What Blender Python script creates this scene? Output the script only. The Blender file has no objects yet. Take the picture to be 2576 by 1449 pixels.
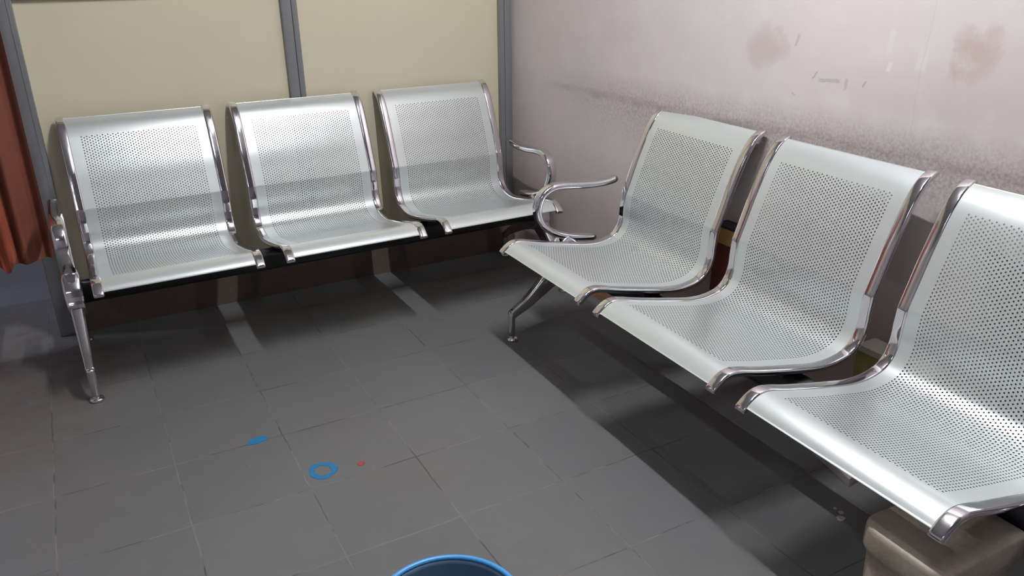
import bpy, math, random
from mathutils import Vector, Matrix

scene = bpy.context.scene
C = scene.collection
random.seed(7)
R = math.radians

# ---------------------------------------------------------------- camera
IMG_W, IMG_H, FOCAL = 2576.0, 1449.0, 2017.1
CAM_POS = Vector((-1.7608, -3.2038, 1.2940))
yaw, pitch, roll = R(28.532), R(22.400), R(-0.698)
fw = Vector((math.sin(yaw) * math.cos(pitch), math.cos(yaw) * math.cos(pitch), -math.sin(pitch)))
rt = Vector((math.cos(yaw), -math.sin(yaw), 0.0))
up = rt.cross(fw)
rt2 = rt * math.cos(roll) + up * math.sin(roll)
up2 = up * math.cos(roll) - rt * math.sin(roll)
cd = bpy.data.cameras.new('camera')
cam = bpy.data.objects.new('camera', cd)
C.objects.link(cam)
cd.sensor_width = 36.0
cd.lens = FOCAL / IMG_W * 36.0
cd.clip_start = 0.02
m = Matrix((rt2, up2, -fw)).transposed().to_4x4()
m.translation = CAM_POS
cam.matrix_world = m
scene.camera = cam

# ---------------------------------------------------------------- view, world, light
scene.view_settings.view_transform = 'Standard'
scene.view_settings.look = 'None'
scene.view_settings.gamma = 1.0
scene.view_settings.use_curve_mapping = False
scene.view_settings.exposure = 0.0
world = bpy.data.worlds.new('world')
scene.world = world
world.use_nodes = True
bg = world.node_tree.nodes['Background']
bg.inputs[0].default_value = (0.80, 0.86, 1.0, 1)
bg.inputs[1].default_value = 0.02

TUBE_MAIN = dict(pos=(-0.76, -1.80, 2.52), length=0.80, power=127.0, color=(0.96, 0.975, 1.0))
TUBE_SIDE = dict(pos=(-1.25, -2.70, 2.52), length=0.60, power=11.0, color=(0.96, 0.975, 1.0))
FILL_REAR = dict(pos=(-2.9, -4.3, 2.52), length=1.20, power=16.0, color=(0.93, 0.96, 1.0))  # added unseen fill, lifts the far walls that the chrome reflects
FILL_ALCOVE = dict(pos=(-2.45, 0.24, 2.30), length=0.5, power=42.0, color=(0.72, 0.80, 1.0))  # added unseen lamp, brightens the wall behind the curtain

# ---------------------------------------------------------------- helpers
def tag(o, label=None, cat=None, group=None, kind=None):
    if label: o['label'] = label
    if cat: o['category'] = cat
    if group: o['group'] = group
    if kind: o['kind'] = kind
    return o

def mk(name, verts, faces, mat, parent=None, smooth=True, mats=None, fmat=None):
    me = bpy.data.meshes.new(name)
    me.from_pydata([tuple(v) for v in verts], [], faces)
    if mats:
        for x in mats: me.materials.append(x)
    elif mat: me.materials.append(mat)
    if fmat:
        me.polygons.foreach_set('material_index', fmat)
    if smooth is True:
        me.polygons.foreach_set('use_smooth', [True] * len(me.polygons))
    elif smooth:
        me.polygons.foreach_set('use_smooth', smooth)
    me.update()
    o = bpy.data.objects.new(name, me)
    C.objects.link(o)
    if parent: o.parent = parent
    return o

def empty(name, loc, rz=0.0):
    o = bpy.data.objects.new(name, None)
    C.objects.link(o)
    o.location = loc
    o.rotation_euler = (0, 0, rz)
    o.empty_display_size = 0.05
    return o

class MB:
    """collects closed shapes into one mesh"""
    def __init__(s): s.v, s.f, s.s = [], [], []
    def add(s, verts, faces, smooth=True):
        b = len(s.v)
        s.v += [tuple(x) for x in verts]
        s.f += [tuple(i + b for i in f) for f in faces]
        s.s += [smooth] * len(faces)
    def box(s, x0, x1, y0, y1, z0, z1, bev=0.0):
        if bev <= 0:
            v = [(x, y, z) for x in (x0, x1) for y in (y0, y1) for z in (z0, z1)]
            f = [(0, 1, 3, 2), (4, 6, 7, 5), (0, 4, 5, 1), (2, 3, 7, 6), (0, 2, 6, 4), (1, 5, 7, 3)]
            s.add(v, f, False)
            return
        # rings along z of rounded rectangle, bevelled top and bottom
        rings = []
        for (ins, z) in ((bev, z0), (bev * .3, z0 + bev * .3), (0, z0 + bev), (0, z1 - bev), (bev * .3, z1 - bev * .3), (bev, z1)):
            ring = []
            for (cx, cy, a0) in ((x1 - bev, y1 - bev, 0), (x0 + bev, y1 - bev, 90), (x0 + bev, y0 + bev, 180), (x1 - bev, y0 + bev, 270)):
                for k in range(5):
                    a = R(a0 + 22.5 * k)
                    rr = max(bev - ins, 0.0003)
                    ring.append((cx + rr * math.cos(a), cy + rr * math.sin(a), z))
            rings.append(ring)
        s.loft(rings)
    def loft(s, rings, cap=True, closed=True, smooth=True):
        n = len(rings[0]); v = [p for r in rings for p in r]; f = []
        for i in range(len(rings) - 1):
            for j in range(n if closed else n - 1):
                k = (j + 1) % n
                f.append((i * n + j, i * n + k, (i + 1) * n + k, (i + 1) * n + j))
        if cap:
            f.append(tuple(range(n - 1, -1, -1)))
            f.append(tuple((len(rings) - 1) * n + j for j in range(n)))
        s.add(v, f, smooth)
    def lathe(s, prof, cx, cy, n=32, smooth=True):
        """prof: list of (r,z) from bottom to top"""
        rings = [[(cx + max(r, 1e-4) * math.cos(2 * math.pi * j / n), cy + max(r, 1e-4) * math.sin(2 * math.pi * j / n), z) for j in range(n)] for r, z in prof]
        s.loft(rings, smooth=smooth)
    def build(s, name, mat, parent=None):
        return mk(name, s.v, s.f, mat, parent, smooth=s.s)

def catmull(pts, step):
    """centripetal-ish smooth polyline through 2-D or 3-D points, resampled by arc length"""
    P = [Vector(p) for p in pts]
    P = [P[0] * 2 - P[1]] + P + [P[-1] * 2 - P[-2]]
    out = []
    for i in range(1, len(P) - 2):
        p0, p1, p2, p3 = P[i - 1], P[i], P[i + 1], P[i + 2]
        t0 = 0.0
        t1 = t0 + max((p1 - p0).length, 1e-6) ** .5
        t2 = t1 + max((p2 - p1).length, 1e-6) ** .5
        t3 = t2 + max((p3 - p2).length, 1e-6) ** .5
        for k in range(16):
            t = t1 + (t2 - t1) * k / 16
            A1 = p0 * ((t1 - t) / (t1 - t0)) + p1 * ((t - t0) / (t1 - t0))
            A2 = p1 * ((t2 - t) / (t2 - t1)) + p2 * ((t - t1) / (t2 - t1))
            A3 = p2 * ((t3 - t) / (t3 - t2)) + p3 * ((t - t2) / (t3 - t2))
            B1 = A1 * ((t2 - t) / (t2 - t0)) + A2 * ((t - t0) / (t2 - t0))
            B2 = A2 * ((t3 - t) / (t3 - t1)) + A3 * ((t - t1) / (t3 - t1))
            out.append(B1 * ((t2 - t) / (t2 - t1)) + B2 * ((t - t1) / (t2 - t1)))
    out.append(P[-2])
    L = [0.0]
    for a, b in zip(out, out[1:]): L.append(L[-1] + (b - a).length)
    n = max(2, int(round(L[-1] / step)))
    res, j = [], 0
    for i in range(n + 1):
        s_ = L[-1] * i / n
        while j < len(L) - 2 and L[j + 1] < s_: j += 1
        w = (s_ - L[j]) / max(L[j + 1] - L[j], 1e-9)
        res.append(out[j].lerp(out[j + 1], min(max(w, 0), 1)))
    return res

def rrect(w, h, r, n=5):
    """rounded rectangle outline, centred, ccw"""
    pts = []
    for (cx, cy, a0) in ((w / 2 - r, h / 2 - r, 0), (-w / 2 + r, h / 2 - r, 90), (-w / 2 + r, -h / 2 + r, 180), (w / 2 - r, -h / 2 + r, 270)):
        for k in range(n):
            a = R(a0 + 90.0 * k / (n - 1))
            pts.append((cx + r * math.cos(a), cy + r * math.sin(a)))
    return pts

# ---------------------------------------------------------------- materials
def newmat(name):
    mt = bpy.data.materials.new(name)
    mt.use_nodes = True
    nt = mt.node_tree
    return mt, nt, nt.nodes['Principled BSDF']

def N(nt, typ, **kw):
    n = nt.nodes.new(typ)
    for k, v in kw.items(): setattr(n, k, v)
    return n

def setin(n, **kw):
    for k, v in kw.items(): n.inputs[k.replace('_', ' ')].default_value = v

def math_n(nt, op, a, b=None, c=None, clamp=False):
    n = nt.nodes.new('ShaderNodeMath'); n.operation = op; n.use_clamp = clamp
    for i, x in enumerate((a, b, c)):
        if x is None: continue
        if isinstance(x, (int, float)): n.inputs[i].default_value = x
        else: nt.links.new(x, n.inputs[i])
    return n.outputs[0]

def mixc(nt, fac, a, b):
    n = nt.nodes.new('ShaderNodeMix'); n.data_type = 'RGBA'
    if isinstance(fac, (int, float)): n.inputs[0].default_value = fac
    else: nt.links.new(fac, n.inputs[0])
    for i, x in ((6, a), (7, b)):
        if isinstance(x, tuple): n.inputs[i].default_value = (*x[:3], 1)
        else: nt.links.new(x, n.inputs[i])
    return n.outputs[2]

def noise(nt, vec, scale, detail=3, rough=.55, dist=0.0):
    n = nt.nodes.new('ShaderNodeTexNoise')
    setin(n, Scale=scale, Detail=detail, Roughness=rough, Distortion=dist)
    nt.links.new(vec, n.inputs['Vector'])
    return n.outputs['Fac']

def ramp(nt, fac, lo, hi):
    return mrange(nt, fac, lo, hi, 0, 1)

def mrange(nt, fac, a, b, c, d):
    n = nt.nodes.new('ShaderNodeMapRange')
    n.clamp = True
    nt.links.new(fac, n.inputs[0])
    for i, x in enumerate((a, b, c, d)): n.inputs[i + 1].default_value = x
    return n.outputs[0]

def pos(nt):
    g = nt.nodes.new('ShaderNodeNewGeometry')
    s = nt.nodes.new('ShaderNodeSeparateXYZ')
    nt.links.new(g.outputs['Position'], s.inputs[0])
    return g.outputs['Position'], s.outputs[0], s.outputs[1], s.outputs[2]

def objco(nt):
    return nt.nodes.new('ShaderNodeTexCoord').outputs['Object']

def bump(nt, b, height, strength=.2, dist=.002):
    n = nt.nodes.new('ShaderNodeBump')
    setin(n, Strength=strength, Distance=dist)
    nt.links.new(height, n.inputs['Height'])
    nt.links.new(n.outputs[0], b.inputs['Normal'])

def simple(name, col, rough=.5, metal=0.0, var=.06, scale=40, bmp=0.0, spec=.5):
    mt, nt, b = newmat(name)
    v = objco(nt)
    f = noise(nt, v, scale)
    c = mixc(nt, f, tuple(x * (1 - var) for x in col), tuple(min(1, x * (1 + var)) for x in col))
    nt.links.new(c, b.inputs['Base Color'])
    setin(b, Roughness=rough, Metallic=metal)
    b.inputs['Specular IOR Level'].default_value = spec
    if bmp: bump(nt, b, f, bmp)
    return mt

def blot(nt, x, y, cx, cy, rx, ry, ang=0.0, lo=1.0, hi=0.0):
    """soft elliptical mask (1 inside) around cx,cy in the plane of sockets x,y"""
    dx = math_n(nt, 'SUBTRACT', x, cx); dy = math_n(nt, 'SUBTRACT', y, cy)
    ca, sa = math.cos(R(ang)), math.sin(R(ang))
    u = math_n(nt, 'ADD', math_n(nt, 'MULTIPLY', dx, ca / rx), math_n(nt, 'MULTIPLY', dy, sa / rx))
    w = math_n(nt, 'ADD', math_n(nt, 'MULTIPLY', dx, -sa / ry), math_n(nt, 'MULTIPLY', dy, ca / ry))
    d = math_n(nt, 'ADD', math_n(nt, 'MULTIPLY', u, u), math_n(nt, 'MULTIPLY', w, w))
    return mrange(nt, d, hi, lo, 1, 0)

def mat_floor():
    mt, nt, b = newmat('grey_stone_tiles')
    P_, x, y, z = pos(nt)
    S, X0, Y0 = 0.2983, -1.0938, -0.5054
    wob = noise(nt, P_, 9, 2)
    wx = math_n(nt, 'ADD', x, math_n(nt, 'MULTIPLY', math_n(nt, 'SUBTRACT', wob, .5), .010))
    wob2 = noise(nt, P_, 7, 2, dist=.3)
    wy = math_n(nt, 'ADD', y, math_n(nt, 'MULTIPLY', math_n(nt, 'SUBTRACT', wob2, .5), .010))
    def cell(c, o):
        t = math_n(nt, 'DIVIDE', math_n(nt, 'SUBTRACT', c, o), S)
        fl = math_n(nt, 'FLOOR', math_n(nt, 'ADD', t, 100.5))
        d = math_n(nt, 'MULTIPLY', math_n(nt, 'ABSOLUTE', math_n(nt, 'SUBTRACT', math_n(nt, 'FRACT', math_n(nt, 'ADD', t, 100.5)), .5)), S)
        fl2 = math_n(nt, 'FLOOR', math_n(nt, 'ADD', t, 100.0))
        return d, fl2
    dx, ix = cell(wx, X0); dy, iy = cell(wy, Y0)
    d = math_n(nt, 'MINIMUM', dx, dy)
    joint = mrange(nt, d, .0010, .0026, 1, 0)
    # per tile tone
    cv = nt.nodes.new('ShaderNodeCombineXYZ')
    nt.links.new(ix, cv.inputs[0]); nt.links.new(iy, cv.inputs[1])
    wn = nt.nodes.new('ShaderNodeTexWhiteNoise'); wn.noise_dimensions = '2D'
    nt.links.new(cv.outputs[0], wn.inputs['Vector'])
    tone = wn.outputs['Value']
    big = noise(nt, P_, 2.2, 4, .6)
    fine = noise(nt, P_, 60, 5, .65)
    mid = noise(nt, P_, 14, 4, .6)
    c1 = mixc(nt, tone, (.128, .131, .133), (.150, .151, .150))
    c2 = mixc(nt, math_n(nt, 'MULTIPLY', ramp(nt, big, .42, .7), .45), c1, (.150, .138, .122))
    c3 = mixc(nt, math_n(nt, 'MULTIPLY', ramp(nt, mid, .35, .75), .30), c2, (.105, .108, .112))
    c4 = mixc(nt, math_n(nt, 'MULTIPLY', ramp(nt, fine, .3, .8), .18), c3, (.20, .20, .20))
    # brownish light spill painted into the tiles near the doorway on the left
    glow = math_n(nt, 'MULTIPLY', blot(nt, x, y, -2.15, -.25, .45, .9), math_n(nt, 'MULTIPLY', ramp(nt, mid, .3, .7), .7))
    c5 = mixc(nt, glow, c4, (.125, .078, .052))
    # joints: part pale grout, part dark gap
    jn = noise(nt, P_, 5.0, 3, .6)
    jcol = mixc(nt, ramp(nt, jn, .47, .53), (.060, .060, .058), (.20, .19, .165))
    js = math_n(nt, 'MULTIPLY', joint, mrange(nt, noise(nt, P_, 16, 3), .33, .6, .25, .95))
    c6 = mixc(nt, js, c5, jcol)
    # pale specks of spilt paint
    vo = nt.nodes.new('ShaderNodeTexVoronoi'); vo.feature = 'F1'
    setin(vo, Scale=9.0, Randomness=1.0)
    nt.links.new(P_, vo.inputs['Vector'])
    sp = mrange(nt, vo.outputs['Distance'], .018, .034, .5, 0)
    c7 = mixc(nt, math_n(nt, 'MULTIPLY', sp, ramp(nt, big, .48, .55)), c6, (.32, .31, .28))
    nt.links.new(c7, b.inputs['Base Color'])
    rg = mrange(nt, fine, .3, .7, .30, .44)
    nt.links.new(rg, b.inputs['Roughness'])
    b.inputs['Specular IOR Level'].default_value = .32
    h = math_n(nt, 'SUBTRACT', math_n(nt, 'MULTIPLY', mid, .6), math_n(nt, 'MULTIPLY', joint, .6))
    bump(nt, b, h, .25, .002)
    return mt

def mat_pink():
    mt, nt, b = newmat('pink_painted_plaster')
    P_, x, y, z = pos(nt)
    big = noise(nt, P_, 2.5, 4, .6)
    mid = noise(nt, P_, 9, 5, .65)
    fine = noise(nt, P_, 120, 4, .7)
    c = mixc(nt, ramp(nt, big, .3, .7), (.66, .575, .570), (.60, .555, .545))
    c = mixc(nt, math_n(nt, 'MULTIPLY', ramp(nt, mid, .5, .75), .35), c, (.70, .66, .655))
    # rubbed, dirty band where the seat backs touch the wall
    wz = math_n(nt, 'ADD', z, math_n(nt, 'MULTIPLY', math_n(nt, 'SUBTRACT', mid, .5), .05))
    band = math_n(nt, 'MULTIPLY', mrange(nt, wz, .60, .77, 0, 1), mrange(nt, wz, .805, .90, 1, 0))
    band = math_n(nt, 'MULTIPLY', band, mrange(nt, y, -.95, -.2, 1, .12))
    band = math_n(nt, 'MULTIPLY', band, mrange(nt, fine, .35, .65, .2, 1.0))
    c = mixc(nt, math_n(nt, 'MULTIPLY', band, .80), c, (.28, .225, .205))
    thin = math_n(nt, 'MULTIPLY', mrange(nt, math_n(nt, 'ABSOLUTE', math_n(nt, 'SUBTRACT', wz, .806)), .006, .020, 1, 0), mrange(nt, y, -.25, -.42, 0, .6))
    c = mixc(nt, math_n(nt, 'MULTIPLY', thin, ramp(nt, mid, .3, .7)), c, (.30, .25, .24))
    # lower wall: shade painted into the colour, deeper behind the right bench
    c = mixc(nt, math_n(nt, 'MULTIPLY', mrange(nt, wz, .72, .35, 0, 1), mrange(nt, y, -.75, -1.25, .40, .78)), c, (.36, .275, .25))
    # brown head-rub stains
    for (cy, cz, ry, rz_, s) in ((-1.425, 1.052, .075, .050, .42), (-2.021, 1.075, .060, .060, .58), (-.72, 1.05, .10, .05, .10), (-2.10, 1.00, .20, .12, .16), (-1.86, .96, .25, .06, .12)):
        c = mixc(nt, math_n(nt, 'MULTIPLY', blot(nt, math_n(nt, 'ADD', y, math_n(nt, 'MULTIPLY', math_n(nt, 'SUBTRACT', mid, .5), .22)), math_n(nt, 'ADD', z, math_n(nt, 'MULTIPLY', math_n(nt, 'SUBTRACT', mid, .5), -.16)), cy, cz, ry, rz_, 0, 1.6), s), c, (.42, .31, .25))
    jx = math_n(nt, 'MULTIPLY', math_n(nt, 'SUBTRACT', noise(nt, P_, 55, 4), .5), .010)
    jz = math_n(nt, 'MULTIPLY', math_n(nt, 'SUBTRACT', noise(nt, P_, 62, 4), .5), .010)
    wy = math_n(nt, 'ADD', y, jx); wzz = math_n(nt, 'ADD', z, jz)
    # scuffs where the top coat has come off: ragged bars (half length, half width, tilt)
    def bar(cy, cz, ry, rz_, ang, col, s):
        nonlocal c
        ca, sa = math.cos(R(ang)), math.sin(R(ang))
        dx = math_n(nt, 'SUBTRACT', wy, cy); dz = math_n(nt, 'SUBTRACT', wzz, cz)
        u = math_n(nt, 'ABSOLUTE', math_n(nt, 'ADD', math_n(nt, 'MULTIPLY', dx, ca / ry), math_n(nt, 'MULTIPLY', dz, sa / ry)))
        w = math_n(nt, 'ABSOLUTE', math_n(nt, 'ADD', math_n(nt, 'MULTIPLY', dx, -sa / rz_), math_n(nt, 'MULTIPLY', dz, ca / rz_)))
        d = mrange(nt, math_n(nt, 'MAXIMUM', u, w), .8, 1.1, 1, 0)
        c = mixc(nt, math_n(nt, 'MULTIPLY', d, s), c, col)
    g = (.40, .375, .33)
    bar(-1.640, .970, .036, .0055, -4, g, .62)
    bar(-1.590, .979, .013, .0022, -50, (.33, .30, .27), .7)
    bar(-1.694, .966, .0045, .016, 3, g, .55)
    bar(-1.750, .973, .0025, .009, 28, (.34, .30, .29), .65)
    bar(-1.517, 1.068, .0042, .018, 14, (.43, .41, .37), .62)
    bar(-1.813, 1.024, .0065, .012, 14, (.76, .72, .71), .55)
    bar(-1.808, 1.085, .008, .030, 3, (.70, .69, .67), .30)
    bar(-1.899, 1.050, .014, .030, 3, (.68, .69, .65), .35)
    bar(-1.525, .919, .008, .0025, 20, (.40, .34, .33), .5)
    # hairline crack
    cr = math_n(nt, 'ABSOLUTE', math_n(nt, 'SUBTRACT', math_n(nt, 'ADD', y, math_n(nt, 'MULTIPLY', noise(nt, P_, 5, 3), .05)), -1.875))
    crm = math_n(nt, 'MULTIPLY', mrange(nt, cr, .0004, .0016, .22, 0), mrange(nt, z, .84, .86, 0, 1))
    c = mixc(nt, crm, c, (.35, .32, .31))
    nt.links.new(c, b.inputs['Base Color'])
    setin(b, Roughness=.62)
    b.inputs['Specular IOR Level'].default_value = .3
    h = math_n(nt, 'ADD', math_n(nt, 'MULTIPLY', mid, .8), math_n(nt, 'MULTIPLY', fine, .25))
    bump(nt, b, h, .25, .004)
    return mt

def mat_yellow():
    mt, nt, b = newmat('cream_laminate')
    P_, x, y, z = pos(nt)
    big = noise(nt, P_, 1.6, 3, .5)
    fine = noise(nt, P_, 150, 3, .6)
    c = mixc(nt, ramp(nt, big, .3, .7), (.645, .585, .425), (.675, .62, .455))
    c = mixc(nt, math_n(nt, 'MULTIPLY', fine, .12), c, (.52, .47, .36))
    nt.links.new(c, b.inputs['Base Color'])
    setin(b, Roughness=.42)
    return mt

def mat_stone(name, a, bcol, ccol, rough=.6, sc=6.0):
    mt, nt, b = newmat(name)
    P_, x, y, z = pos(nt)
    f1 = noise(nt, P_, sc, 5, .65); f2 = noise(nt, P_, sc * 14, 4, .7)
    c = mixc(nt, ramp(nt, f1, .35, .65), a, bcol)
    c = mixc(nt, math_n(nt, 'MULTIPLY', ramp(nt, f2, .45, .75), .5), c, ccol)
    nt.links.new(c, b.inputs['Base Color'])
    setin(b, Roughness=rough)
    bump(nt, b, f2, .25, .002)
    return mt

def mat_silver():
    mt, nt, b = newmat('silver_powder_coat')
    v = objco(nt)
    f = noise(nt, v, 900, 2, .5)
    c = mixc(nt, f, (.64, .685, .68), (.70, .74, .735))
    sm = noise(nt, v, 7, 4, .6)
    c = mixc(nt, math_n(nt, 'MULTIPLY', ramp(nt, sm, .55, .8), .15), c, (.50, .51, .48))
    nt.links.new(c, b.inputs['Base Color'])
    setin(b, Metallic=.58)
    nt.links.new(mrange(nt, sm, .3, .7, .300, .335), b.inputs['Roughness'])
    bump(nt, b, f, .03, .0005)
    return mt

def mat_chrome(name='chrome', rough=.085, col=(.80, .775, .81)):
    mt, nt, b = newmat(name)
    v = objco(nt)
    f = noise(nt, v, 60, 4, .6)
    nt.links.new(mixc(nt, f, col, tuple(x * .9 for x in col)), b.inputs['Base Color'])
    setin(b, Metallic=1.0)
    nt.links.new(mrange(nt, f, .3, .75, rough * .7, rough * 1.5), b.inputs['Roughness'])
    return mt

M = dict(
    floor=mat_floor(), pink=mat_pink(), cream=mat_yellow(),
    skirt=mat_stone('brown_skirting_stone', (.125, .088, .070), (.10, .075, .062), (.17, .13, .105), .45),
    orange_trim=mat_stone('rust_brown_floor_edging', (.21, .105, .045), (.14, .06, .035), (.25, .14, .07), .6, 14),
    frame=simple('grey_anodised_aluminium', (.30, .305, .315), .38, .55, .05, 30),
    alcove=mat_stone('blue_grey_painted_wall', (.52, .54, .62), (.46, .49, .58), (.55, .56, .61), .6),
    plain=simple('off_white_painted_wall', (.40, .375, .41), .7, 0, .05, 3),
    ceil=simple('white_ceiling_paint', (.36, .36, .37), .8, 0, .04, 3),
    silver=mat_silver(), chrome=mat_chrome(),
    black=simple('black_painted_steel', (.010, .010, .014), .38, 0, .2, 60),
    lamp_body=simple('white_lamp_housing', (.75, .75, .75), .5),
    cut_edge=simple('darkened_cut_steel', (.10, .10, .10), .7, .2, .1, 200),  # cut hole edges, colour darkened to deepen the shade in the holes
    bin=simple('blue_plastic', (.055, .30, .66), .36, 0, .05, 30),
    bin_in=simple('dull_blue_plastic', (.060, .115, .19), .6, 0, .12, 50),  # bin body, darker and greyer blue than the rim
    block=mat_stone('mottled_beige_stone', (.47, .43, .37), (.34, .265, .19), (.52, .48, .41), .6, 7.0),
    blue_paint=simple('blue_spray_paint', (.012, .165, .36), .5, 0, .25, 120),
    red_paint=simple('red_paint_spot', (.34, .055, .05), .5, 0, .2, 120),
    pale=simple('pale_plaster_droplets', (.42, .40, .38), .7, 0, .1, 90),
    ochre=simple('ochre_cardboard', (.42, .24, .07), .7, 0, .12, 25),
    darkred=simple('dark_red_print', (.13, .018, .014), .6, 0, .3, 30),
    olive=simple('olive_printed_card', (.27, .24, .075), .6, 0, .35, 28),
    palecard=simple('pale_card', (.46, .43, .36), .7, 0, .08, 30),
    greycard=simple('grey_mauve_paper', (.34, .29, .29), .8, 0, .1, 30),
)

def mat_curtain(name, c1, c2):
    mt, nt, b = newmat(name)
    v = objco(nt)
    w = nt.nodes.new('ShaderNodeTexWave'); w.bands_direction = 'Z'
    setin(w, Scale=260.0, Distortion=1.5)
    nt.links.new(v, w.inputs['Vector'])
    f = noise(nt, v, 12, 4, .6)
    c = mixc(nt, ramp(nt, f, .3, .7), c1, c2)
    c = mixc(nt, math_n(nt, 'MULTIPLY', w.outputs['Fac'], .15), c, tuple(x * .6 for x in c1))
    nt.links.new(c, b.inputs['Base Color'])
    setin(b, Roughness=.8)
    bump(nt, b, w.outputs['Fac'], .15, .001)
    return mt
M['curtain_rust'] = mat_curtain('rust_orange_cloth', (.36, .078, .034), (.27, .060, .030))
M['curtain_brown'] = mat_curtain('red_brown_cloth', (.21, .060, .032), (.155, .046, .028))

def mat_emit(name, col, strength):
    mt, nt, b = newmat(name)
    b.inputs['Base Color'].default_value = (1, 1, 1, 1)
    b.inputs['Emission Color'].default_value = (*col, 1)
    b.inputs['Emission Strength'].default_value = strength
    return mt

# ---------------------------------------------------------------- lamps (ceiling tubes)
def tube_lamp(cfg, label, along='y'):
    px, py, pz = cfg['pos']; L = cfg['length']
    root = empty('tube_light', (px, py, pz), 0 if along == 'y' else R(90))
    tag(root, label, 'light', 'tube lights of the rooms')
    h = MB(); h.box(-.03, .03, -L / 2 - .04, L / 2 + .04, .028, .075, .006)
    h.box(-.012, .012, -L / 2 - .03, -L / 2 - .012, -.016, .03); h.box(-.012, .012, L / 2 + .012, L / 2 + .03, -.016, .03)
    h.build('housing', M['lamp_body'], root)
    r = .014
    rings = [[(r * math.cos(2 * math.pi * j / 12), y, r * math.sin(2 * math.pi * j / 12)) for j in range(12)] for y in (-L / 2, L / 2)]
    t = MB(); t.loft(rings)
    area = 2 * math.pi * r * L
    t.build('glass_tube', mat_emit('glowing_tube_glass', cfg['color'], cfg['power'] / (math.pi * area)), root)
    return root

# ================================================================ structure
CEIL = 2.60
WSLOPE = 0.0585          # the right wall leans away from square by about 3.4 degrees
def wx(y): return -0.002 + WSLOPE * (-y)
XL, YR = -4.2, -5.6      # far left and rear walls (behind the camera)

def struct(name, mb, mat, parent=None):
    o = mb.build(name, mat, parent)
    if not parent: tag(o, kind='structure')
    return o

b = MB(); b.add([(XL - .1, YR - .1, 0), (.6, YR - .1, 0), (.6, .62, 0), (XL - .1, .62, 0),
                 (XL - .1, YR - .1, -.08), (.6, YR - .1, -.08), (.6, .62, -.08), (XL - .1, .62, -.08)],
                [(0, 1, 2, 3), (7, 6, 5, 4), (0, 4, 5, 1), (1, 5, 6, 2), (2, 6, 7, 3), (3, 7, 4, 0)], False)
struct('floor', b, M['floor'])
b = MB(); b.box(XL - .1, .6, YR - .1, .62, CEIL, CEIL + .08)
struct('ceiling', b, M['ceil'])
# right wall, slightly out of square
b = MB()
v = []
for (y) in (.02, YR - .1):
    v += [(wx(y), y, 0), (wx(y) + .15, y, 0), (wx(y) + .15, y, CEIL), (wx(y), y, CEIL)]
b.add(v, [(0, 4, 5, 1), (1, 5, 6, 2), (2, 6, 7, 3), (3, 7, 4, 0), (0, 1, 2, 3), (7, 6, 5, 4)], False)
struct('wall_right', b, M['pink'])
b = MB(); b.box(XL - .1, XL, YR, .6, 0, CEIL)
struct('wall_left', b, M['plain'])
b = MB(); b.box(XL, .5, YR - .1, YR, 0, CEIL)
struct('wall_rear', b, M['plain'])

# back partition: cream panels in a grey aluminium frame on a brown stone skirting
SK = .17
PX0, PX1 = -1.857, -.075
b = MB(); b.box(-1.87, .1, .008, .06, SK - .01, CEIL)
part_wall = struct('wall_back', b, M['cream'])
b = MB(); b.box(-1.95, .0, -.004, .07, 0, SK, 0)
struct('baseboard_back', b, M['skirt'])
def post(name, x0, x1, grooves=()):
    mb = MB()
    xs = [x0] + list(grooves) + [x1]
    for i in range(len(xs) - 1):
        g0 = 0 if i == 0 else .0015; g1 = 0 if i == len(xs) - 2 else .0015
        mb.box(xs[i] + g0, xs[i + 1] - g1, -.012 - (.004 if i % 2 == 0 else 0), .062, SK, CEIL, .002)
    mb.box(x0 + .004, x1 - .004, -.006, .05, SK, CEIL)
    return struct(name, mb, M['frame'])
post('trim_1', -.992, -.932, (-.955,))
post('trim_2', -.072, -.012, (-.048,))
mb = MB(); mb.box(-1.950, -1.857, -.014, .064, .0, CEIL, .003); mb.box(-1.8735, -1.8715, -.016, -.012, .17, CEIL)
struct('trim_3', mb, M['frame'])
mb = MB(); mb.box(-1.857, -.99, -.012, .05, 1.186, 1.23, .002)
struct('trim_4', mb, M['frame'])
# door opening behind the curtain: lintel, far jamb, and the blue-grey wall beyond
b = MB(); b.box(-2.95, -1.95, .0, .06, 2.15, CEIL)
struct('wall_over_door', b, M['cream'])
b = MB(); b.box(XL, -2.95, .0, .06, 0, CEIL)
struct('wall_beside_door', b, M['cream'])
b = MB(); b.box(XL, -1.80, .425, .50, 0, CEIL)
struct('wall_beyond_door', b, M['alcove'])
b = MB(); b.box(-1.93, -1.87, .064, .425, 0, CEIL)
struct('wall_door_side', b, M['alcove'])
# rust-brown edging strip along the foot of the right wall
b = MB(); v = []
for y in (-.30, YR):
    v += [(wx(y) - .055, y, 0), (wx(y) - .0005, y, 0), (wx(y) - .0005, y, .022), (wx(y) - .045, y, .014)]
b.add(v, [(0, 4, 5, 1), (1, 5, 6, 2), (2, 6, 7, 3), (3, 7, 4, 0), (0, 1, 2, 3), (7, 6, 5, 4)], False)
struct('trim_5', b, M['orange_trim'])

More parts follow.
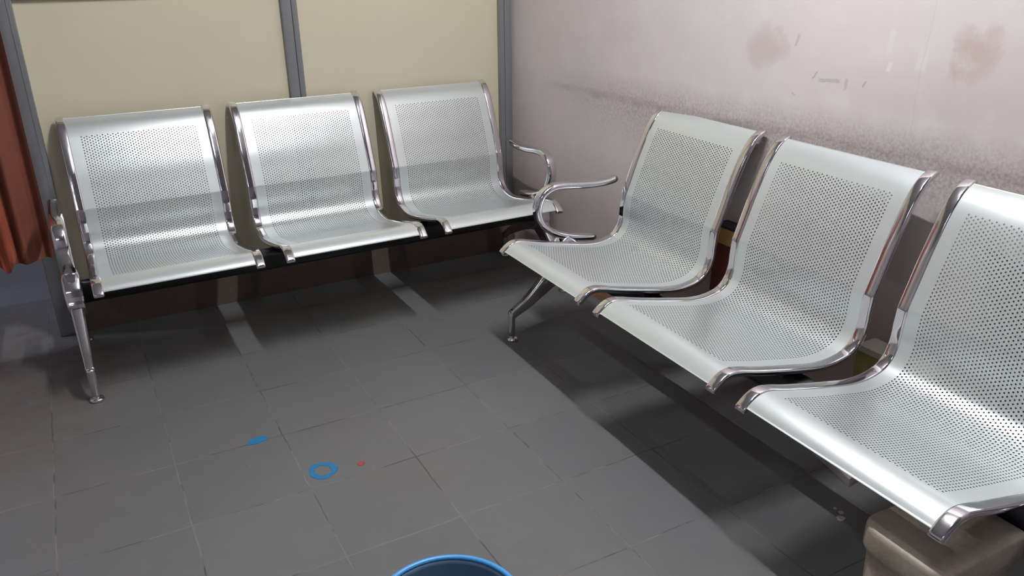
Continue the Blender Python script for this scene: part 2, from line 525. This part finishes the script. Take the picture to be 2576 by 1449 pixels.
# ================================================================ the tandem bench
W_SEAT, PITCH = 0.509, 0.5761
SEG1 = [(-.167, .7985), (-.151, .7895), (-.134, .7745), (-.116, .750), (-.100, .721), (-.080, .676), (-.059, .626), (-.038, .569), (-.0155, .509)]
SEG2 = [(-.0155, .509), (-.0115, .466), (-.009, .425), (.004, .388), (.030, .362), (.075, .349), (.130, .348), (.212, .362), (.335, .388), (.392, .4025), (.418, .4065), (.438, .4035), (.456, .394), (.472, .3805)]
STEP = 0.0048
prof = catmull(SEG1, STEP)[:-1] + catmull(SEG2, STEP)
NP_ = len(prof)
def tang(i):
    a = prof[max(i - 1, 0)]; c = prof[min(i + 1, NP_ - 1)]
    return (c - a).normalized()
def nrm(i):
    t = tang(i)
    return Vector((-t.y, t.x)) * 1.0   # towards the sitter (v,z)
def at(i, u, off):
    p = prof[i] + nrm(i) * off
    return (u, -p.x, p.y)
# orientation check: normal must point up / forward on the seat pan
_k = min(range(NP_), key=lambda i: (prof[i] - Vector((.25, .37))).length)
NSIGN = 1.0 if nrm(_k).y > 0 else -1.0
def P3(fi, u, off):
    i = int(fi); i = max(0, min(NP_ - 2, i)); w = fi - i
    a = prof[i].lerp(prof[i + 1], w)
    n = nrm(i).lerp(nrm(i + 1), w).normalized() * NSIGN
    p = a + n * off
    return (u, -p.x, p.y)

def make_shell_mesh():
    """perforated sheet: every hole is cut through"""
    i0 = min(range(NP_), key=lambda i: (prof[i] - Vector((-.115, .745))).length)
    i1 = min(range(NP_), key=lambda i: (prof[i] - Vector((.405, .4045))).length)
    if (i1 - i0) % 2: i1 -= 1
    uL, uR = .064, .445
    ncol = 46
    a = (uR - uL) / ncol
    us = [.006, .024, .044] + [uL + a / 2 * k for k in range(2 * ncol + 1)] + [W_SEAT - .044, W_SEAT - .024, W_SEAT - .006]
    TH = .0018
    HR = .0022
    verts, faces, sm, fm_ = [], [], [], []
    key = {}
    def V(u, f, side):
        k = (round(u * 1e6), round(f * 1e3), side)
        if k not in key:
            key[k] = len(verts)
            verts.append(P3(f, u, 0.0 if side == 0 else -TH))
        return key[k]
    def F(q, smooth=True, mi=0):
        faces.append(q); sm.append(smooth); fm_.append(mi)
    def both(quad):
        F(tuple(V(u, f, 0) for u, f in quad)); F(tuple(V(u, f, 1) for u, f in reversed(quad)))
    for fi in range(NP_ - 1):
        for ui in range(len(us) - 1):
            u0, u1 = us[ui], us[ui + 1]
            if i0 <= fi < i1 and u0 >= uL - 1e-6 and u1 <= uR + 1e-6:
                continue
            both([(u0, fi), (u0, fi + 1), (u1, fi + 1), (u1, fi)])
    seg = [(prof[min(i + 1, NP_ - 1)] - prof[i]).length for i in range(NP_)]
    for c in range(ncol):
        cu0, cu1 = uL + a * c, uL + a * (c + 1)
        cm = (cu0 + cu1) / 2
        start = i0 if c % 2 == 0 else i0 + 1
        if c % 2:
            both([(cu0, i0), (cu0, i0 + 1), (cm, i0 + 1), (cm, i0)])
            both([(cm, i0), (cm, i0 + 1), (cu1, i0 + 1), (cu1, i0)])
        r = start
        while r + 2 <= i1:
            fm = r + 1
            ring = [(cu0, r), (cu0, fm), (cu0, r + 2), (cm, r + 2), (cu1, r + 2), (cu1, fm), (cu1, r), (cm, r)]
            hole = []
            hs = HR / seg[min(fm, NP_ - 1)]
            for (uu, ff) in ring:
                ang = math.atan2((ff - fm) * seg[fm], uu - cm)
                hole.append((cm + HR * math.cos(ang), fm + hs * math.sin(ang)))
            for k in range(8):
                k2 = (k + 1) % 8
                both([ring[k], ring[k2], hole[k2], hole[k]])
            # hole wall, own vertices so its shading stays crisp
            base = len(verts)
            for (uu, ff) in hole:
                verts.append(P3(ff, uu, 0.0)); verts.append(P3(ff, uu, -TH))
            for k in range(8):
                k2 = (k + 1) % 8
                F((base + 2 * k, base + 2 * k2, base + 2 * k2 + 1, base + 2 * k + 1), False, 1)
            r += 2
        if r < i1:
            both([(cu0, r), (cu0, r + 1), (cm, r + 1), (cm, r)])
            both([(cm, r), (cm, r + 1), (cu1, r + 1), (cu1, r)])
    # closing strips on the four outer edges
    for fi in range(NP_ - 1):
        for u, fl in ((us[0], False), (us[-1], True)):
            q = (V(u, fi, 0), V(u, fi, 1), V(u, fi + 1, 1), V(u, fi + 1, 0))
            F(q if fl else q[::-1], False)
    for ui in range(len(us) - 1):
        for f_, fl in ((0, False), (NP_ - 1, True)):
            q = (V(us[ui], f_, 0), V(us[ui], f_, 1), V(us[ui + 1], f_, 1), V(us[ui + 1], f_, 0))
            F(q[::-1] if fl else q, False)
    me = bpy.data.meshes.new('perforated_shell')
    me.from_pydata(verts, [], faces)
    me.materials.append(M['silver']); me.materials.append(M['cut_edge'])
    me.polygons.foreach_set('material_index', fm_)
    me.polygons.foreach_set('use_smooth', sm)
    me.update()
    return me
SHELL = make_shell_mesh()

def make_rail_mesh():
    """chromed side rail that grips the sheet; local u runs 0..RW"""
    RW, RT = .031, .016
    sec = rrect(RW, RT, .0062, 5)
    rings = []
    path = list(range(0, NP_, 1))
    def ring(fi, ext, sc):
        i = int(fi)
        t = (tang(i)) * ext
        out = []
        for (du, dn) in sec:
            q = prof[i] + t + nrm(i) * NSIGN * (dn * sc - .0045)
            out.append((RW / 2 + du * (sc * .25 + .75), -q.x, q.y))
        return out
    rings.append(ring(0, -.0125, .35)); rings.append(ring(0, -.011, .7)); rings.append(ring(0, -.007, .92))
    for i in path: rings.append(ring(i, 0, 1))
    rings.append(ring(NP_ - 1, .007, .92)); rings.append(ring(NP_ - 1, .011, .7)); rings.append(ring(NP_ - 1, .0125, .35))
    mb = MB(); mb.loft(rings)
    me = bpy.data.meshes.new('side_rail')
    me.from_pydata(mb.v, [], mb.f)
    me.materials.append(M['chrome'])
    me.polygons.foreach_set('use_smooth', [True] * len(mb.f))
    me.update()
    return me, RW
RAIL, RW = make_rail_mesh()

def sweep_vz(path, sizes, u0, n=5, rad=None):
    """sweep a rounded rectangle along a (v,z) path; sizes = list of (u_width, thickness)"""
    rings = []
    for i, p in enumerate(path):
        a = path[max(i - 1, 0)]; c = path[min(i + 1, len(path) - 1)]
        t = (c - a).normalized(); nn = Vector((-t.y, t.x))
        k = i / (len(path) - 1) * (len(sizes) - 1); j = min(int(k), len(sizes) - 2); w = k - j
        uw = sizes[j][0] * (1 - w) + sizes[j + 1][0] * w; th = sizes[j][1] * (1 - w) + sizes[j + 1][1] * w
        r = min(uw, th) * (.48 if rad is None else rad)
        rings.append([(u0 + du, -(p + nn * dn).x, (p + nn * dn).y) for du, dn in rrect(uw, th, r, n)])
    return rings

def make_armrest(u0):
    path = catmull([(-.030, .556), (-.012, .548), (.040, .543), (.120, .546), (.200, .553), (.246, .550), (.283, .527), (.299, .485), (.290, .440), (.262, .405), (.222, .380), (.170, .362), (.110, .350), (.055, .343)], .006)
    n = len(path)
    sz = []
    for i in range(n):
        e = min(i / 3.0, 1.0); e2 = min((n - 1 - i) / 3.0, 1.0)
        k = .45 + .55 * math.sqrt(max(0, 1 - (1 - min(e, e2)) ** 2))
        sz.append((.043 * k, .025 * k))
    mb = MB(); mb.loft(sweep_vz(path, sz, u0))
    return mb

def tube2(p, q, r, n=16):
    a, b_ = Vector(p), Vector(q); d = (b_ - a).normalized()
    x = d.orthogonal().normalized(); y = d.cross(x)
    return [[tuple(c + x * r * math.cos(2 * math.pi * j / n) + y * r * math.sin(2 * math.pi * j / n)) for j in range(n)] for c in (a, b_)]

def make_bench(loc, rz, label):
    root = empty('waiting_bench', loc, rz)
    tag(root, label, 'bench', 'three-seat steel waiting benches')
    U_END = W_SEAT + 2 * PITCH
    # seats: shell with two side rails
    for s in range(3):
        sh = bpy.data.objects.new('seat_shell', SHELL); C.objects.link(sh); sh.parent = root
        sh.location = (s * PITCH, 0, 0)
        for u in (0.0, W_SEAT - RW):
            r = bpy.data.objects.new('side_rail', RAIL); C.objects.link(r); r.parent = sh
            r.location = (u, 0, 0)
    # main beam: black flattened steel tube under the seats
    rings = []
    for u in (-.035, U_END + .035):
        rings.append([(u, -(.185 + dv), .292 + dz) for dv, dz in rrect(.062, .072, .020, 5)])
    mb = MB(); mb.loft(rings)
    mb.build('beam', M['black'], root)
    # black carriers from beam to sheet, one pair per seat
    for s in range(3):
        for u in (s * PITCH + .060, s * PITCH + W_SEAT - .060):
            pb = [(v_, z_ - .010) for v_, z_ in ((-.004, .400), (.012, .374), (.040, .352), (.090, .338), (.150, .339), (.235, .354), (.330, .374))]
            path = catmull(pb, .012)
            mb = MB(); mb.loft(sweep_vz(path, [(.034, .009)] * 2, u))
            mb.box(u - .017, u + .017, -.215, -.155, .320, .342)
            mb.build('seat_bracket', M['black'], root)
    # end legs
    for side, u0 in ((-1, -.055), (1, U_END + .055)):
        leg = MB()
        # hub that grips the beam and rises to the armrest foot
        hub = catmull([(.150, .348), (.172, .320), (.188, .290), (.204, .262), (.222, .240)], .008)
        leg.loft(sweep_vz(hub, [(.044, .080), (.056, .104), (.058, .110), (.056, .104), (.052, .090)], u0, rad=.16))
        front = catmull([(.190, .262), (.235, .225), (.290, .178), (.345, .135), (.385, .112), (.405, .100)], .008)
        leg.loft(sweep_vz(front, [(.044, .084), (.042, .072), (.038, .058), (.034, .045), (.030, .036), (.027, .030)], u0, rad=.22))
        rear = catmull([(.185, .255), (.130, .232), (.060, .198), (-.010, .158), (-.070, .122), (-.100, .102)], .008)
        leg.loft(sweep_vz(rear, [(.044, .084), (.042, .070), (.038, .056), (.034, .044), (.030, .034), (.027, .030)], u0, rad=.22))
        for v_ in (.405, -.100):
            leg.lathe([(.0105, .012), (.0118, .014), (.0138, .096), (.0138, .106), (.0115, .1125), (.001, .114)], u0, -v_, 20)
        lo = leg.build('leg', M['chrome'], root)
        for v_ in (.405, -.100):
            ft = MB(); ft.lathe([(.019, .0), (.0225, .002), (.0225, .006), (.0185, .0105), (.010, .0135), (.006, .014)], u0, -v_, 28)
            ft.build('foot_pad', M['chrome'], lo)
        make_armrest(u0).build('armrest', M['chrome'], root)
    return root

bench_a = make_bench((-1.8084, -.1949, 0), R(.571), 'silver perforated three-seat waiting bench standing against the cream partition')
bench_b = make_bench((-.098, -.9456, 0), R(-91.15), 'silver perforated three-seat waiting bench along the pink wall, nearest seat cut off by the frame')

# ================================================================ curtain
def curtain_strip(x0, x1, ybase, zb, mat, name, parent, folds, amp, zt=2.05, taper=.75, skew=0.0):
    nx, nz = 60, 26
    th = .0025
    verts = []; faces = []
    for side in (0, 1):
        for k in range(nz + 1):
            w = k / nz
            for i in range(nx + 1):
                t = i / nx
                bottom = zb(t) if callable(zb) else zb
                z = bottom + (zt - bottom) * w
                ph = t * folds * 2 * math.pi + .5 * math.sin(3 * t + 1.3 * w)
                a = amp * (.55 + .45 * (1 - w))
                y = ybase + a * math.sin(ph) + a * .35 * math.sin(2.3 * ph + 1) + (th if side else 0)
                xx = x0 + (x1 - x0) * t
                xx = x1 + (xx - x1) * (1 - (1 - taper) * w) + skew * w
                verts.append((xx + a * .25 * math.cos(ph), y, z))
    n1 = (nx + 1) * (nz + 1)
    for side in (0, 1):
        o = n1 * side
        for k in range(nz):
            for i in range(nx):
                q = (o + k * (nx + 1) + i, o + k * (nx + 1) + i + 1, o + (k + 1) * (nx + 1) + i + 1, o + (k + 1) * (nx + 1) + i)
                faces.append(q if side == 0 else q[::-1])
    for k in range(nz):
        for i in (0, nx):
            a_ = k * (nx + 1) + i; b_ = (k + 1) * (nx + 1) + i
            faces.append((a_, b_, b_ + n1, a_ + n1))
    for i in range(nx):
        for k in (0, nz):
            a_ = k * (nx + 1) + i
            faces.append((a_, a_ + 1, a_ + 1 + n1, a_ + n1))
    return mk(name, verts, faces, mat, parent)

cur = empty('curtain', (-2.0, -.07, .30))
tag(cur, 'rust-orange and red-brown cloth curtain hanging in the doorway at the left edge', 'curtain')
cur2 = curtain_strip(-.045, .100, 0, lambda t: .018 + .012 * t, M['curtain_brown'], 'brown_panel', cur, 1.6, .017, 1.78, 1.0, 0)
cur1 = curtain_strip(-.46, -.020, -.012, lambda t: (.045 if t < .80 else .045 - .05 * (t - .8) / .14 if t < .94 else -.005 + .06 * (t - .94) / .06), M['curtain_rust'], 'orange_panel', cur, 7, .018, 1.78, 1.0, -.03)
rod = MB(); rod.loft(tube2((-.93, 0, 1.79), (.11, 0, 1.79), .010)); rod.build('curtain_rod', M['chrome'], cur)

# ================================================================ bin
bx, by, bh = -1.362, -2.232, .28
binr = empty('waste_bin', (bx, by, 0))
tag(binr, 'round blue plastic bin with bright rim, cut off at the bottom edge', 'bin')
RB = .132
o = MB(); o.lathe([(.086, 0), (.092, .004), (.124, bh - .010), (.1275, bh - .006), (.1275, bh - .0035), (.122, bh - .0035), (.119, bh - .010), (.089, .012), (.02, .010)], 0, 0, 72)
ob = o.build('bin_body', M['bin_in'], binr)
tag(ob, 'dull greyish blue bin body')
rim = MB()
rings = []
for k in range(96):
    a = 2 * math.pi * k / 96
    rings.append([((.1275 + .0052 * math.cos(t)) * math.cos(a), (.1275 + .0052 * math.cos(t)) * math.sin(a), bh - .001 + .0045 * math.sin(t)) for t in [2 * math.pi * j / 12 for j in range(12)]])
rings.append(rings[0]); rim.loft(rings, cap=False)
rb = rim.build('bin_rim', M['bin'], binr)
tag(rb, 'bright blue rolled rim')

# ================================================================ stone block under the nearest seat
blk = empty('stone_block', (-.478, -2.522, 0))
tag(blk, 'mottled beige stone block with rounded corner under the nearest seat', 'block')
def rpoly(pts, rads, n=7):
    out = []
    m_ = len(pts)
    for i in range(m_):
        p0, p1, p2 = Vector(pts[i - 1]), Vector(pts[i]), Vector(pts[(i + 1) % m_])
        a = (p0 - p1).normalized(); c = (p2 - p1).normalized(); r = rads[i]
        s_, e_ = p1 + a * r, p1 + c * r
        for k in range(n):
            t = k / (n - 1)
            out.append(s_ * (1 - t) ** 2 + p1 * 2 * t * (1 - t) + e_ * t * t)
    return out
top = rpoly([(-.128, -.090), (.122, -.090), (.126, .078), (-.122, .098)], [.012, .012, .03, .055])
def scaled(pl, k, z, dz=0):
    return [(p.x * k, p.y * k, z) for p in pl]
sl = MB(); sl.loft([scaled(top, .975, .246), scaled(top, .995, .250), scaled(top, 1, .257), scaled(top, 1, .288), scaled(top, .99, .296), scaled(top, .965, .300), scaled(top, .5, .299)])
sl.build('slab_top', M['block'], blk)
bd = MB(); bd.loft([scaled(top, .88, 0), scaled(top, .90, .12), scaled(top, .93, .247)])
bd.build('block_body', M['block'], blk)

# ================================================================ things behind and under the right bench
ct = empty('carton', (.045, -1.405, 0))
tag(ct, 'ochre and dark red carton upright behind the gap between far and middle seats', 'box')
c1 = MB(); c1.box(-.026, .026, -.082, .078, 0, .425); c1.build('carton_body', M['darkred'], ct)
tag(ct.children[0], 'dark red lower body')
c2 = MB(); c2.box(-.0275, .0275, -.0835, .0795, .425, .480); o_ = c2.build('carton_lid', M['ochre'], ct); tag(o_, 'ochre upper band')
c3 = MB(); c3.box(-.029, .029, -.085, .081, .480, .4865); o_ = c3.build('lid_edge', M['black'], ct); tag(o_, 'black top edge')

c4 = empty('carton', (.055, -2.03, 0))
tag(c4, 'olive printed carton with pale top behind the gap between middle and nearest seats', 'box')
m1 = MB(); m1.box(-.035, .035, -.11, .11, 0, .283); m1.build('carton_body', M['olive'], c4)
m2 = MB(); m2.box(-.037, .037, -.112, .112, .283, .300); o_ = m2.build('carton_lid', M['palecard'], c4); tag(o_, 'pale card top')

# folded grey paper under the right bench
pp = MB()
pp.add([(-.05, -.045, .001), (.03, -.05, .001), (.10, .06, .001), (.02, .10, .001), (-.045, -.04, .020), (.025, -.044, .030), (.09, .055, .035), (.02, .09, .024)],
       [(0, 1, 5, 4), (1, 2, 6, 5), (2, 3, 7, 6), (3, 0, 4, 7), (4, 5, 6, 7), (3, 2, 1, 0)], False)
o_ = pp.build('paper_packet', M['greycard'])
o_.location = (-.120, -2.040, 0); o_.rotation_euler = (0, 0, R(12))
tag(o_, 'small grey paper packet lying on the floor under the nearest seat', 'packet')

# ================================================================ marks on the floor
def ragged(name, mat, cx, cy, rx, ry, ang, inner=0.0, seed=1, n=64, jag=.08, z=.0012):
    rnd = random.Random(seed)
    ph = [rnd.uniform(0, 6.28) for _ in range(5)]
    def rr(a): return 1 + jag * (math.sin(3 * a + ph[0]) + .7 * math.sin(5 * a + ph[1]) + .5 * math.sin(9 * a + ph[2]) + .4 * math.sin(17 * a + ph[3])) / 1.6
    def ri(a): return inner * (1 + 1.3 * jag * (math.sin(2 * a + ph[3]) + .6 * math.sin(7 * a + ph[4]) + .5 * math.sin(13 * a + ph[0])) / 1.4)
    v, f = [], []
    ca, sa = math.cos(R(ang)), math.sin(R(ang))
    for k in range(n):
        a = 2 * math.pi * k / n
        for (q, zz) in ((rr(a), .0002), (rr(a) * .985, z), (ri(a) if inner else .01, z)) + (((ri(a) * .97, .0002),) if inner else ()):
            x_, y_ = rx * q * math.cos(a), ry * q * math.sin(a)
            v.append((x_ * ca - y_ * sa, x_ * sa + y_ * ca, zz))
    m_ = 4 if inner else 3
    for k in range(n):
        k2 = (k + 1) % n
        for j in range(m_ - 1):
            f.append((k * m_ + j, k2 * m_ + j, k2 * m_ + j + 1, k * m_ + j + 1))
    o = mk(name, v, f, mat, smooth=False)
    o.location = (cx, cy, 0)
    return o
tag(ragged('paint_ring', M['blue_paint'], -1.341, -1.334, .0385, .040, 0, .60, 3), 'blue painted ring on the grey floor tiles', 'paint mark')
tag(ragged('paint_smudge', M['blue_paint'], -1.464, -1.093, .030, .017, 12, 0, 5, jag=.12), 'solid blue paint smudge on the grey floor tiles, beyond the blue ring', 'paint mark')
tag(ragged('paint_spot', M['red_paint'], -1.239, -1.354, .0105, .0095, 0, 0, 8, jag=.14), 'tiny red paint spot on the floor beside the blue ring', 'paint mark')
for i, (x_, y_, r_, lab) in enumerate(((-.281, -2.171, .0095, 'largest pale plaster droplet on the dark floor under the right bench'),
                                  (-.262, -2.156, .006, 'middle-sized pale plaster droplet on the floor behind the largest one'),
                                  (-.262, -2.137, .004, 'smallest pale plaster droplet on the floor, farthest of three'))):
    tag(ragged('plaster_droplet', M['pale'], x_, y_, r_ * 1.1, r_, 20 * i, 0, 11 + i, 24, .12, .002), lab, 'droplet', 'plaster droplets under the right bench')

# ================================================================ lamps
tube_lamp(TUBE_MAIN, 'white tube light under the ceiling above the two benches')
tube_lamp(TUBE_SIDE, 'dimmer white tube light under the ceiling nearer the viewer')
tube_lamp(FILL_REAR, 'unseen fill lamp added under the ceiling behind the viewer', 'x')
tube_lamp(FILL_ALCOVE, 'unseen bluish lamp added to light the wall beyond the curtained doorway', 'x')
